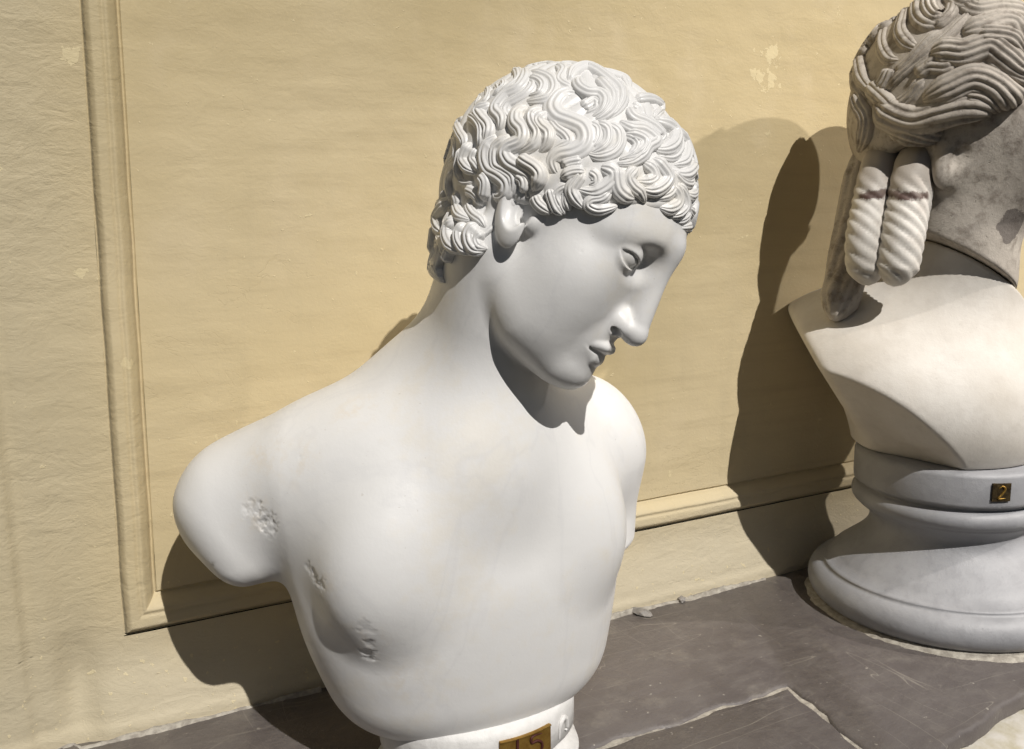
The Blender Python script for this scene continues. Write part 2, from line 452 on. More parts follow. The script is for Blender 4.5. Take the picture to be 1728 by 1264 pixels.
def wall_material():
    b = NB('ochre_painted_plaster')
    big = b.noise(2.2, 3, .5); mid = b.noise(9, 5, .6, (1, 1, .6)); streak = b.noise(14, 5, .6, (.35, 1, 7.)); fine = b.noise(240, 4, .6)
    c = b.mix(b.rng(big, .35, .65), (.515, .42, .24), (.60, .50, .31))
    c = b.mix(b.math('MULTIPLY', b.rng(streak, .45, .75), .35), c, (.46, .375, .225))
    c = b.mix(b.math('MULTIPLY', b.rng(mid, .5, .75), .45), c, (.62, .52, .345))
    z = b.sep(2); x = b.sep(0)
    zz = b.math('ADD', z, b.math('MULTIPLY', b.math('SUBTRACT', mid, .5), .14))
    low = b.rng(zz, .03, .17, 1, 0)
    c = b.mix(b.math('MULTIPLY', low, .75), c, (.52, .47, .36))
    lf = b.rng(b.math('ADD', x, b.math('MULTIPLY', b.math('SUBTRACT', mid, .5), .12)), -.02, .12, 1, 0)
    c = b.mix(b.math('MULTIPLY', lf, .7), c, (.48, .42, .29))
    # scabs where the paint has lifted
    pn = b.noise(75, 5, .65, (1, 1, .75)); blot = None
    for px, r in (((1312, 95), .040), ((1300, 130), .034), ((118, 92), .019), ((530, 480), .013), ((648, 408), .015), ((208, 612), .014), ((1130, 805), .02), ((140, 460), .013)):
        m = b.near(wall_pt(px, -.004), 0, r); blot = m if blot is None else b.math('MAXIMUM', blot, m)
    chip = b.rng(b.math('ADD', b.math('MULTIPLY', blot, .34), pn), .70, .715)
    speck = b.rng(b.math('ADD', b.noise(130, 3, .5), b.math('MULTIPLY', low, .06)), .72, .75)
    chips = b.math('MAXIMUM', chip, speck)
    c = b.mix(b.math('MULTIPLY', chips, .6), c, (.70, .60, .37))
    crk = b.rng(b.math('ABSOLUTE', b.math('SUBTRACT', b.noise(5, 6, .6, (.5, 1, 1.6), 1.2), .5)), 0, .0035, 1, 0)
    crk = b.math('MULTIPLY', crk, b.rng(b.noise(3, 2), .5, .62))
    c = b.mix(b.math('MULTIPLY', crk, .2), c, (.40, .31, .18))
    drip = b.math('MULTIPLY', b.rng(b.noise(11, 5, .6, (2.2, 1, .25), .3, (2, 0, 4)), .5, .72), b.rng(b.noise(2.5, 3), .42, .62))
    c = b.mix(b.math('MULTIPLY', drip, .16), c, (.40, .34, .225))
    edge = b.math('MAXIMUM', b.rng(x, .04, .11, 1, 0), b.rng(z, .10, .16, 1, 0))
    wv = b.math('ADD', .30, b.math('MULTIPLY', edge, .7)); wv = b.math('MULTIPLY', wv, b.rng(b.noise(4, 2), .3, .7, .45, 1.2))
    n = b.bump(b.math('MULTIPLY', b.noise(38, 5, .62, (.7, 1, 1.3), .8), wv), .34, .006)
    n = b.bump(b.math('MULTIPLY', b.noise(110, 5, .65, (.75, 1, 1.3), .4), wv), .34, .003, n)
    n = b.bump(fine, .16, .0012, n)
    hg = b.math('SUBTRACT', chips, b.math('MULTIPLY', crk, .2))
    n = b.bump(hg, .35, .002, n)
    return b.done(c, b.rng(fine, .3, .7, .55, .75), n, spec=.3)
def marble_material(name, c0, c1, stain=None, sss=.0, rough=.42, bumpy=.05):
    b = NB(name)
    big = b.noise(7, 4, .55); fine = b.noise(420, 3, .6); mid = b.noise(60, 5, .6)
    c = b.mix(b.rng(big, .3, .7), c0, c1)
    if stain:
        c = b.mix(b.math('MULTIPLY', b.rng(b.math('ADD', big, b.math('MULTIPLY', mid, .5)), .82, 1.0), .5), c, stain)
    n = b.bump(mid, bumpy, .004); n = b.bump(fine, bumpy*1.3, .0012, n)
    return b, c, n, b.rng(mid, .3, .7, rough - .05, rough + .08)
def young_marble():
    b = NB('white_marble')
    big = b.noise(6, 4, .55); mid = b.noise(45, 5, .65); fine = b.noise(430, 3, .6)
    c = b.mix(b.rng(big, .3, .7), (.70, .695, .68), (.75, .745, .735))
    c = b.mix(b.math('MULTIPLY', b.rng(b.math('ADD', big, b.math('MULTIPLY', mid, .6)), .80, 1.02), .55), c, (.72, .68, .60))
    vein = b.rng(b.math('ABSOLUTE', b.math('SUBTRACT', b.noise(7, 4, .55, (1, 1, .6), .8, (5, 2, 1)), .5)), 0, .02, 1, 0)
    c = b.mix(b.math('MULTIPLY', vein, .14), c, (.55, .55, .56))
    pore = b.math('MULTIPLY', b.rng(b.noise(260, 2, .4), .73, .77), b.rng(b.noise(14, 3), .5, .62))
    c = b.mix(b.math('MULTIPLY', pore, .35), c, (.45, .41, .35))
    for px in ((440, 770), (500, 780), (600, 690), (430, 870), (545, 985), (620, 1085), (680, 1150)):
        P = cast(body_sdf, [px])[0]
        m = b.math('MULTIPLY', b.near(tuple(map(float, P)), 0, .034), b.rng(b.noise(70, 5, .7), .42, .68))
        c = b.mix(b.math('MULTIPLY', m, .45), c, (.68, .60, .48))
    n = b.bump(b.noise(26, 4, .55), .10, .004); n = b.bump(mid, .08, .003, n); n = b.bump(b.math('SUBTRACT', fine, pore), .07, .0012, n)
    return b.done(c, b.rng(mid, .3, .7, .32, .5), n, spec=.45)
def old_marble(name, c0, c1, dark, amt, rough=.6):
    b = NB(name)
    big = b.noise(9, 5, .6); mid = b.noise(55, 6, .65); fine = b.noise(330, 5, .7)
    c = b.mix(b.rng(big, .3, .7), c0, c1)
    c = b.mix(b.math('MULTIPLY', b.rng(mid, .45, .7), amt), c, dark)
    pit = b.rng(b.noise(210, 3, .5), .66, .74)
    c = b.mix(b.math('MULTIPLY', pit, .4*amt), c, tuple(v*.5 for v in dark))
    n = b.bump(mid, .35*amt + .05, .004); n = b.bump(fine, .35*amt + .05, .0015, n); n = b.bump(b.math('SUBTRACT', 1, pit), .3*amt, .002, n)
    return b, c, n, rough
def ledge_material():
    b = NB('dark_slate_ledge')
    big = b.noise(5, 4, .6); mid = b.noise(30, 6, .65, (1, 1.6, 1)); fine = b.noise(260, 5, .65)
    c = b.mix(b.rng(big, .3, .7), (.092, .080, .076), (.125, .110, .104))
    c = b.mix(b.math('MULTIPLY', b.rng(mid, .4, .7), .5), c, (.145, .13, .118))
    for sc_, st, of, wdt, am in ((7, (1, 1.4, 1), (0, 0, 0), .003, .10), (8, (3.2, .35, 1), (3, 1, 0), .0035, .42), (6, (.3, 2.6, 1), (7, 2, 0), .0025, .45)):
        v = b.rng(b.math('ABSOLUTE', b.math('SUBTRACT', b.noise(sc_, 2, .4, st, .1, of), .5)), 0, wdt, 1, 0)
        v = b.math('MULTIPLY', v, b.rng(b.noise(6, 2, .5, None, 0, of), .42, .6))
        c = b.mix(b.math('MULTIPLY', v, am), c, (.36, .33, .28))
    sp = b.rng(b.noise(120, 3, .55), .68, .74)
    c = b.mix(b.math('MULTIPLY', sp, .6), c, (.42, .39, .34))
    dust = b.rng(b.math('ADD', b.noise(18, 6, .7), b.math('MULTIPLY', b.rng(b.sep(1), -.06, 0), .12)), .52, .72)
    c = b.mix(b.math('MULTIPLY', dust, .45), c, (.21, .19, .165))
    n = b.bump(big, .4, .012); n = b.bump(mid, .5, .004, n); n = b.bump(fine, .35, .0012, n)
    return b.done(c, b.rng(mid, .3, .7, .38, .62), n, spec=.4)
def plain(name, c0, c1, rough=.7, bumpy=.3, scale=60, metal=0., spec=.4):
    b = NB(name); n1 = b.noise(scale, 5, .6); n2 = b.noise(scale*6, 4, .6)
    n = b.bump(n1, bumpy, .003); n = b.bump(n2, bumpy*.6, .001, n)
    return b.done(b.mix(b.rng(n1, .3, .7), c0, c1), rough, n, metal, spec)
# ---------------------------------------------------------------- wall with a framed panel
def grid(name, us, vs_, fn, mat, parent):
    U, W = np.meshgrid(us, vs_, indexing='ij'); X, Y, Z = fn(U.ravel(), W.ravel())
    n = len(vs_); i = np.arange(len(us) - 1)[:, None]*n + np.arange(n - 1)[None]
    Q = np.stack([i, i + n, i + n + 1, i + 1], -1).reshape(-1, 4)
    return mesh_obj(name, np.stack([X, Y, Z], 1), Q, mat, parent)
def vnoise(x, y, seed, f):
    r = np.random.RandomState(seed); o = np.zeros_like(x)
    for k in range(7):
        a = r.uniform(0, 6.28); ff = f*r.uniform(.6, 1.8); o += np.sin((x*np.cos(a) + y*np.sin(a))*ff*6.28 + r.uniform(0, 6.28))
    return o/7
M_WALL = wall_material()
wall = tag(empty('plaster_wall', (.6, 0, 0)), 'sunlit ochre plaster wall with a framed panel behind the busts', 'wall')
XA, XB, ZA, ZB = .052, .086, .0985, .138          # outer and inner edge of the frame, upright and rail
def hump(t, e): return np.clip(t/e, 0, 1)*np.clip((1 - t)/e, 0, 1)
def wall_y(x, z, base):
    """how far the face stands out: waviness of hand-laid plaster"""
    return base + .0016*vnoise(x, z, 3, 5.) + .0006*vnoise(x, z, 5, 22.)
lin = lambda a, b, h: np.linspace(a, b, max(2, int(round((b - a)/h)) + 1))
def f_panel(x, z):
    e = np.minimum(x - XB, z - ZB); x = x + .022*(z - ZB)*np.clip((1.3 - x)/.6, 0, 1)
    return x, -wall_y(x, z, -.0042 - 0*e), z
gx = np.concatenate([lin(XB, 1.3, .006), lin(1.34, 2.8, .06)]); gz = np.concatenate([lin(ZB, .8, .006), lin(.83, 1.25, .06)])
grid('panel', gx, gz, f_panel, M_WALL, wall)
def prof_frame(t):          # 0 outer .. 1 inner: quirk, rounded face, wide splay down to the panel
    sm = lambda a, b: (lambda k: k*k*(3 - 2*k))(np.clip((t - a)/(b - a), 0, 1))
    return .0075*sm(0, .24) - .0040*np.exp(-((t - .03)/.05)**2) - .0015*np.exp(-((t - .52)/.06)**2) - .0100*sm(.58, .95) - .0045*np.exp(-((t - .94)/.065)**2)
def f_up(t, z):
    x = XA + (XB - XA)*t + .0006*vnoise(z, z*0, 8, 9.) + .022*np.maximum(z - ZB, 0); return x, -wall_y(x, z, prof_frame(t)), z
def f_rail(x, t):
    z = ZA + (ZB - ZA)*t + .0005*vnoise(x, x*0, 9, 9.); k = np.clip((x - XA)/(XB - XA), 0, 1)
    return np.maximum(x, XA + (XB - XA)*t), -wall_y(x, z, prof_frame(t)), z
tt = np.linspace(0, 1, 41)
fz = np.concatenate([lin(ZB, .8, .006), lin(.83, 1.25, .06)])
def f_up2(t, z0):           # mitred at the corner
    z = np.maximum(z0, 0); z = ZA + (ZB - ZA)*t + (z0 - ZB)*((1.25 - (ZA + (ZB - ZA)*t))/(1.25 - ZB)); return f_up(t, z)
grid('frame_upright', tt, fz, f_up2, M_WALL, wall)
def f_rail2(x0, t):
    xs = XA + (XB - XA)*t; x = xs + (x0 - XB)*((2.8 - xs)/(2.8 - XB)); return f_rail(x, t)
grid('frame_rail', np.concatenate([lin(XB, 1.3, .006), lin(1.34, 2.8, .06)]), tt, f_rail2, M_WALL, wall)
def f_border(x, z):
    o = .005*np.exp(-((x + .018)/.016)**2) - .011*np.exp(-(((x - .008)/.018)**2 + ((z - .06)/.05)**2))       # soft ridge and a scooped dent low by the corner
    o = o + .010*np.clip((-.03 - x)/.01, 0, 1) + .013*(lambda k: k*k*(3 - 2*k))(np.clip((ZA - .012 - z)/(ZA - .02), 0, 1))*np.clip((x + .01)*25, 0, 1) + .0025*np.clip((.016 - z)/.004, 0, 1)
    return x, -wall_y(x, z, o), z
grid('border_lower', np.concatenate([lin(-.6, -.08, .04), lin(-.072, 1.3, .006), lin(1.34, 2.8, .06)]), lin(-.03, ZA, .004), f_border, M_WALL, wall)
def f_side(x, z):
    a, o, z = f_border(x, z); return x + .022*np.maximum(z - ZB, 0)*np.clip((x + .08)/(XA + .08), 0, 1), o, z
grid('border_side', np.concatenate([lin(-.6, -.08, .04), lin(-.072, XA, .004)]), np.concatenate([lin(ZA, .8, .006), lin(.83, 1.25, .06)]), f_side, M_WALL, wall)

# ---------------------------------------------------------------- the stone ledge
M_LEDGE = ledge_material(); M_MORT = plain('pale_lime_mortar', (.26, .235, .20), (.44, .41, .35), .85, .6, 120)
ledge = tag(empty('ledge', (.6, -.2, 0)), kind='structure')
def slab(poly, z0, z1, seed, rough=.0015, parent=ledge, mat=None, name='slab', bev=.004):
    """one flagstone: uneven outline, worn arris, slightly dished top"""
    r = random.Random(seed); P = []
    for i in range(len(poly)):
        a, b = np.array(poly[i]), np.array(poly[(i + 1) % len(poly)]); L = np.linalg.norm(b - a); n = max(2, int(L/.012))
        nr = np.array([(b - a)[1], -(b - a)[0]])/L
        for k in range(n):
            t = k/n; w_ = min(1, t*n/3, (1 - t)*n/3)
            P.append(a + (b - a)*t + nr*w_*(rough*r.uniform(-1, 1) + rough*1.2*math.sin(t*L*60 + seed)))
    P = np.array(P); n = len(P)
    cen = P.mean(0); V = []; F = []
    d = P - np.roll(P, 1, 0); e = np.roll(P, -1, 0) - P; nn = np.stack([-(d + e)[:, 1], (d + e)[:, 0]], 1); nn /= np.maximum(np.linalg.norm(nn, axis=1, keepdims=True), 1e-9)
    area = sum(P[i - 1, 0]*P[i, 1] - P[i, 0]*P[i - 1, 1] for i in range(n)); nn *= np.sign(area)
    rings = [(P, z0), (P, z1 - bev), (P + nn*bev*.3, z1 - bev*.35), (P + nn*bev, z1)]
    for R_, z in rings: V += [(q[0], q[1], z + (r.uniform(-1, 1)*.0006 if z == z1 else 0)) for q in R_]
    for k in range(len(rings) - 1):
        for i in range(n):
            j = (i + 1) % n; f = (k*n + i, k*n + j, (k + 1)*n + j, (k + 1)*n + i); F.append(f if area > 0 else f[::-1])
    top = tuple(range((len(rings) - 1)*n, len(rings)*n)); F.append(top if area > 0 else top[::-1])
    return mesh_obj(name, V, F, mat or M_LEDGE, parent)
G = .0011
slab([(-.5, -.004), (-.5, -.24), (.33, -.25), (.33, -.004)], -.018, .0005, 1)
slab([(.33 + G, -.004), (.33 + G, -.25), (.687, -.247), (.664, -.396), (.72, -.408), (.80, -.394), (.89, -.378), (1.1, -.38), (2.4, -.37), (2.4, -.004)], -.018, 0, 2, .003, bev=.005)
slab([(-.5, -.24 - G), (-.5, -.40), (.66, -.398), (.684, -.25), (.33, -.25 - G)], -.018, -.0012, 3)
mesh_obj('mortar_bed', [(-.5, -.385, -.003), (2.4, -.365, -.003), (2.4, -.002, -.003), (-.5, -.002, -.003)], [(0, 1, 2, 3)], M_MORT, ledge)
M_CORN = plain('lichen_stained_limestone', (.42, .38, .27), (.58, .55, .50), .8, .5, 40)
prof = [(.02, -.021), (-.385, -.021), (-.41, -.024), (-.43, -.033), (-.44, -.048), (-.435, -.062), (-.425, -.068), (-.425, -.075), (-.405, -.082), (-.40, -.3), (.02, -.3)]
xs = np.linspace(-.5, 2.4, 60); V = [(x, p[0] + .002*math.sin(x*31 + k), p[1] + .001*math.sin(x*23 + 2*k)) for x in xs for k, p in enumerate(prof)]
n = len(prof); F = [(i*n + k, i*n + k + 1, (i + 1)*n + k + 1, (i + 1)*n + k) for i in range(59) for k in range(n - 1)]
mesh_obj('moulded_course', V, F, M_CORN, ledge)
# broken fillet of mortar where wall and ledge meet
def fillet(x0, x1, seed, hgt, name='mortar_fillet'):
    r = random.Random(seed); V = []; n = int((x1 - x0)/.006); F = []
    for i in range(n + 1):
        x = x0 + (x1 - x0)*i/n; a = hgt*(.6 + .4*math.sin(x*40 + seed) + r.uniform(-.25, .25)); b_ = hgt*(1.2 + .5*math.sin(x*27) + r.uniform(-.3, .3))
        y0 = -.0185 if x > 0 else -.005
        V += [(x, y0 + .004, -.002), (x, y0, a + .002), (x, y0 - b_*.35, a*.6 + .001), (x, y0 - b_, -.001)]
    for i in range(n):
        for k in range(3): F.append((i*4 + k, i*4 + 4 + k, i*4 + 5 + k, i*4 + 1 + k))
    return mesh_obj(name, V, F, M_MORT, ledge)
fillet(.44, .86, 2, .004); fillet(-.02, .24, 5, .0035)
M_SHARD = plain('grey_stone_shard', (.20, .19, .18), (.30, .28, .26), .7, .5, 90)
def shard(name, c, r, seed, label):
    bm = bmesh.new(); bmesh.ops.create_icosphere(bm, subdivisions=2, radius=1); q = random.Random(seed)
    for v in bm.verts:
        s = q.uniform(.75, 1.1); v.co = Vector((v.co.x*r[0]*s, v.co.y*r[1]*s, max(-.25, v.co.z)*r[2]*s))
    me = bpy.data.meshes.new(name); bm.to_mesh(me); bm.free(); me.materials.append(M_SHARD)
    o = bpy.data.objects.new(name, me); col.objects.link(o); o.location = c; o.rotation_euler = (0, 0, q.uniform(0, 3)); tag(o, label, 'stone')
def ledge_pt(px, z=0.):
    d = px_rays([px])[0]; t = (z - CAMP[2])/d[2]; return CAMP + d*t
p = ledge_pt((1082, 1036)); shard('stone_shard', (p[0], p[1], .002), (.016, .008, .006), 3, 'larger flat grey stone shard lying at the foot of the wall')
p = ledge_pt((1150, 1014)); shard('stone_shard', (p[0], p[1], .002), (.009, .005, .004), 5, 'tiny grey stone chip nearest the dark bust shadow at the wall foot')
# ---------------------------------------------------------------- young man's bust, built
M_Y = young_marble()
for px_, r_, dp_ in (((425, 858), .010, .0026), ((452, 882), .013, .0030), ((438, 880), .008, .0022), ((520, 958), .006, .0016), ((530, 975), .008, .0022), ((543, 990), .008, .0026), ((614, 1062), .009, .0016), ((622, 1085), .008, .0022), ((620, 1104), .010, .0030),
                     ((352, 955), .008, .0016), ((505, 772), .003, .0008), ((980, 425), .0018, .0012), ((893, 497), .0012, .0008)):
    CHIPS.append((cast(body_sdf, [px_])[0], r_, dp_))
bust = tag(empty('marble_bust', (.335, -.20, 0)), 'white marble bust of a curly-haired youth, head bowed and turned aside', 'bust')
HB = .0015
V, Q, N = isomesh(body_sdf, (.06, -.42, .03), (.58, -.04, .66), HB)
body = mesh_obj('body', V, Q, M_Y, bust, N)
V, Q, N = isomesh(hair_sdf, (.22, -.42, .32), (.60, -.04, .70), .0018)
hair = mesh_obj('hair', V, Q, M_Y, bust, N)
rnd = random.Random(4); MM = .00048
def mirror_head(C):
    q = to_head(C); q[:, 0] *= -1; return from_head(q)
low_seat = lambda P: np.minimum(hair_open(P), torso_sdf(P) - .0035)
for crop, px, wd in read_locks(LOCKS, _crop):
    seat = low_seat if crop in 'CG' else hair_open
    C = cast(seat, spline(px, max(18, len(px)*7)))
    lift = rnd.uniform(0, .0022); hgt = rnd.uniform(.0048, .0066)*min(1.2, max(.65, wd/17)); k = 4 if wd > 14 else 3 if wd > 9 else 2
    if crop in 'CG': lift += .0016
    V, Q = lock_mesh(seat, C, wd*MM*1.45, hgt, k, lift, sharp=.22)
    mesh_obj('lock', V, Q, M_Y, hair)
    if to_head(C)[:, 0].max() < -6:          # the far side of the head wears the same curls
        V, Q = lock_mesh(seat, mirror_head(C), wd*MM*1.45, hgt, k, lift, nu=11, sharp=.22)
        mesh_obj('lock', V, Q[:, ::-1], M_Y, hair)
# collar under the bust with a numbered brass plate
M_COL = plain('carved_white_marble', (.62, .61, .59), (.72, .71, .69), .55, .35, 70)
CX, CYY, RX, RY = .340, -.205, .094, .078
def on_collar(a, z, out=0.):
    return (CX + (RX + out)*math.cos(a), CYY + (RY + out)*math.sin(a), z)
prof = [(-.004, 0), (.004, .004), (.004, .010), (-.006, .016), (-.012, .024), (-.010, .0285), (-.003, .030), (0, .032), (0, .060), (-.003, .066), (-.02, .075)]
NA = 96; V = []; F = []
for o_, z in prof:
    for i in range(NA):
        a = 2*math.pi*i/NA; w_ = .0012*math.sin(9*a + z*90) if z < .03 else 0
        V.append(on_collar(a, z, o_ + w_))
for k in range(len(prof) - 1):
    for i in range(NA):
        j = (i + 1) % NA; F.append((k*NA + i, k*NA + j, (k + 1)*NA + j, (k + 1)*NA + i))
collar = mesh_obj('collar', V, F, M_COL, bust)
def band(a0, a1, z0, z1, o0, o1, n=14):
    V = []; F = []
    for i in range(n + 1):
        a = a0 + (a1 - a0)*i/n
        V += [on_collar(a, z0, o0), on_collar(a, z0, o1), on_collar(a, z1, o1), on_collar(a, z1, o0)]
    for i in range(n):
        for k in range(4):
            F.append((i*4 + k, i*4 + (k + 1) % 4, i*4 + 4 + (k + 1) % 4, i*4 + 4 + k))
    F += [(0, 3, 2, 1), (n*4, n*4 + 1, n*4 + 2, n*4 + 3)]
    return V, F
def tube(pts, r, nseg=8, taper=True):
    C = spline(pts, max(8, len(pts)*5)); T = np.gradient(C, axis=0); T /= np.linalg.norm(T, axis=1, keepdims=True)
    up = np.array((.3, -1, .2)); V = []; F = []; n = len(C)
    for i in range(n):
        a = np.cross(T[i], up); a /= np.linalg.norm(a); b_ = np.cross(T[i], a); rr = r*(min(1, .35 + 2.5*min(i, n - 1 - i)/n) if taper else 1)
        for k in range(nseg):
            f = 2*math.pi*k/nseg; V.append(C[i] + rr*(a*math.cos(f) + b_*math.sin(f)))
    for i in range(n - 1):
        for k in range(nseg):
            j = (k + 1) % nseg; F.append((i*nseg + k, i*nseg + j, (i + 1)*nseg + j, (i + 1)*nseg + k))
    return V, F
def px_on_collar(px):
    """angle and height on the collar's front for a direction of view"""
    d = px_rays([px])[0]; o = CAMP - np.array((CX, CYY, 0)); s = np.array((1/RX, 1/RY))
    A = (d[:2]*s) @ (d[:2]*s); B_ = (o[:2]*s) @ (d[:2]*s); C_ = (o[:2]*s) @ (o[:2]*s) - 1
    t = (-B_ - math.sqrt(max(B_*B_ - A*C_, 0)))/A; P = CAMP + d*t
    return math.atan2((P[1] - CYY)/RY, (P[0] - CX)/RX), float(P[2])
M_BRASS = plain('aged_brass', (.30, .17, .035), (.42, .26, .06), .42, .3, 150, 0.75, .5)
M_RED = plain('dark_red_paint', (.05, .012, .008), (.08, .02, .014), .6, .3, 200)
aL, zL = px_on_collar((842, 1240)); aR, zR = px_on_collar((926, 1216))
plate = mesh_obj('number_plate', *band(aL, aR, .022, .059, -.001, .0022), M_BRASS, bust, smooth=False)
V, F = band(aL + .004, aR - .004, .0578, .0588, .002, .0034); mesh_obj('plate_rim', V, F, M_BRASS, plate, smooth=False)
V, F = band(aL + .004, aR - .004, .0235, .0255, .002, .0034); mesh_obj('plate_rim', V, F, M_BRASS, plate, smooth=False)
am = aL + (aR - aL)*.30
V, F = band(am - .012, am + .012, .026, .0585, .002, .0036, 2); mesh_obj('upright_mark', V, F, M_RED, plate, smooth=False)
ac = aL + (aR - aL)*.66; wv = (aR - aL)*.13
dig = [(u_, z_ + .0045) for u_, z_ in ((.9, .0505), (-.2, .0515), (-.75, .050), (-.7, .0455), (.1, .0455), (.85, .042), (.9, .036), (.2, .0305), (-.9, .0295))]
V, F = tube([on_collar(ac + wv*u, z, .0028) for u, z in dig], .0013); mesh_obj('numeral', V, F, M_RED, plate)
ao, zo = px_on_collar((950, 1216))
V, F = tube([on_collar(ao + u, .045 + z, .0005) for u, z in ((-.085, -.008), (-.07, .004), (-.01, .009), (.05, .005), (.075, -.004), (.04, -.006))], .0028); mesh_obj('carved_curl', V, F, M_COL, collar)
V, F = tube([on_collar(aL - .45 + u, .042 + z, .0005) for u, z in ((-.085, -.008), (-.07, .004), (-.01, .009), (.05, .005), (.075, -.004))], .0028); mesh_obj('carved_curl', V, F, M_COL, collar)
# ---------------------------------------------------------------- the second bust
AX = np.array((1.013, -.177), np.float32)
bust2 = tag(empty('weathered_bust', (float(AX[0]), float(AX[1]), 0)), 'weathered grey-brown bust with wavy hair and two twisted tresses on a round socle', 'bust')
_b, _c, _n, _r = old_marble('socle_marble', (.27, .272, .285), (.35, .352, .365), (.22, .22, .23), .35, .5); M_SOC = _b.done(_c, _r, _n, spec=.45)
_b, _c, _n, _r = old_marble('shoulder_marble', (.58, .54, .48), (.68, .65, .60), (.42, .38, .33), .22, .55); M_CH = _b.done(_c, _r, _n)
_b, _c, _n, _r = old_marble('weathered_marble', (.38, .34, .295), (.52, .475, .41), (.20, .17, .14), .85, .75)
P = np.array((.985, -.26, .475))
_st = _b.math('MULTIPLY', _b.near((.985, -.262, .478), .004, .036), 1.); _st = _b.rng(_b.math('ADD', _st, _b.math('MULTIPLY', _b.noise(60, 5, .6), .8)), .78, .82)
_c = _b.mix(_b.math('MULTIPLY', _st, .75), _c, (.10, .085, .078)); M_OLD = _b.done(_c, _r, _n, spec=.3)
_b, _c, _n, _r = old_marble('tress_marble', (.52, .49, .44), (.66, .63, .58), (.36, .31, .26), .35, .6); 
for px_, y_ in (((1470, 330), -.178), ((1492, 326), -.180), ((1528, 332), -.214), ((1548, 330), -.214)):
    _d = px_rays([px_])[0]; _p = CAMP + _d*((y_ - CAMP[1])/_d[1])
    _zb = _b.rng(_b.math('ABSOLUTE', _b.math('SUBTRACT', _b.math('ADD', _b.sep(2), _b.math('MULTIPLY', _b.noise(150, 4, .7), .012)), float(_p[2]) + .006)), .002, .006, 1, 0)
    _c = _b.mix(_b.math('MULTIPLY', _zb, _b.near(tuple(map(float, _p)), .016, .022)), _c, (.07, .035, .027))
_c = _b.mix(_b.math('MULTIPLY', _b.rng(_b.math('ADD', _b.sep(2), _b.math('MULTIPLY', _b.noise(40, 4, .6), .03)), .525, .55), .85), _c, (.36, .32, .275))  # shade of the overhanging hair, painted into the tresses' upper colour
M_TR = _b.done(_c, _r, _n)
def lathe(prof, cx, cy, n=128):
    V = [(cx + r*math.cos(2*math.pi*i/n), cy + r*math.sin(2*math.pi*i/n), z) for r, z in prof for i in range(n)]
    F = [(k*n + i, k*n + (i + 1) % n, (k + 1)*n + (i + 1) % n, (k + 1)*n + i) for k in range(len(prof) - 1) for i in range(n)]
    return V, F
def arc(r0, z0, rad, a0, a1, k=8, sz=1.): return [(r0 + rad*math.cos(math.radians(a0 + (a1 - a0)*i/k)), z0 + sz*rad*math.sin(math.radians(a0 + (a1 - a0)*i/k))) for i in range(k + 1)]
prof = [(.02, .0015), (.150, .0015)] + arc(.143, .024, .0225, -85, 80, 12) + [(.1475, .0475), (.1465, .0495), (.1445, .050), (.1425, .0515)]
for i in range(13):
    t = i/12; prof.append((.0925 + .050*(1 - t)**2.1, .0515 + .058*t**.72))
for i in range(1, 9):
    t = i/8; prof.append((.0925 + .013*t**2, .1095 + .018*t))
prof += [(.107, .1285), (.108, .131)] + arc(.104, .143, .0125, -70, 80, 9) + [(.1085, .157), (.1095, .159), (.1145, .161), (.1150, .165), (.1150, .196), (.1135, .200), (.108, .203), (.02, .204)]
V, F = lathe(prof, *AX); socle = mesh_obj('socle', V, F, M_SOC, bust2)
ang = np.linspace(0, 2*math.pi, 140, endpoint=False); rr = random.Random(8); V = []
for a in ang:
    k = .5 + .5*math.sin(a*3 + 1); o_ = .1625 + .004*rr.uniform(0, 1) + .004*k
    V += [(AX[0] + .146*math.cos(a), AX[1] + .146*math.sin(a), .0042), (AX[0] + (o_ - .004)*math.cos(a), AX[1] + (o_ - .004)*math.sin(a), .0030), (AX[0] + o_*math.cos(a), AX[1] + o_*math.sin(a), -.0005)]
V = [(x, min(y, -.006), z) for x, y, z in V]
F = [(i*3 + k, ((i + 1) % 140)*3 + k, ((i + 1) % 140)*3 + k + 1, i*3 + k + 1) for i in range(140) for k in range(2)]
F = [f[::-1] for f in F]
mesh_obj('mortar_ring', V, F, M_MORT, ledge)
# chest: frame of lateral / forward / up about the socle's axis
g2 = np.array((.30, -.954, 0), np.float32); l2 = np.array((.954, .30, 0), np.float32)
def to2(P):
    q = P - np.array((AX[0], AX[1], 0), np.float32); return np.stack([q @ l2, q @ g2, q[:, 2]], 1)
def chest_sdf(P):
    q = to2(P)
    d = smin(ell(q, (0, -.095, .272), (.194, .178, .138)), ell(q, (0, .012, .256), (.098, .094, .092)), .06)
    d = smin(d, cap(q, (0, -.03, .36), (.0, .025, .53), .075, .070), .07)
    m = q.copy(); m[:, 0] = np.abs(m[:, 0])
    d = smax(d, (m - np.array((.188, -.091, .322), np.float32)) @ np.array((.735, -.080, -.673), np.float32), .003)
    d = smax(d, (m - np.array((.176, -.100, .325), np.float32)) @ np.array((.446, -.723, -.528), np.float32), .012)
    d = smin(d, cap(q, (0, -.05, .19), (0, -.055, .28), .072, .066), .03)
    return smax(d, .2035 - q[:, 2], .004)
SEAM_N = np.array((.50, -.15, .856), np.float32); SEAM_N /= np.linalg.norm(SEAM_N)
seam_p = np.array((.93, -.19, .468), np.float32)
HC2 = np.array((.985, -.175, .630), np.float32)
g3 = np.array((.62, -.78, 0), np.float32); g3 /= np.linalg.norm(g3); l3 = np.array((-g3[1], g3[0], 0), np.float32)
def to3(P):
    q = P - HC2; return np.stack([q @ l3, q @ g3, q[:, 2]], 1)
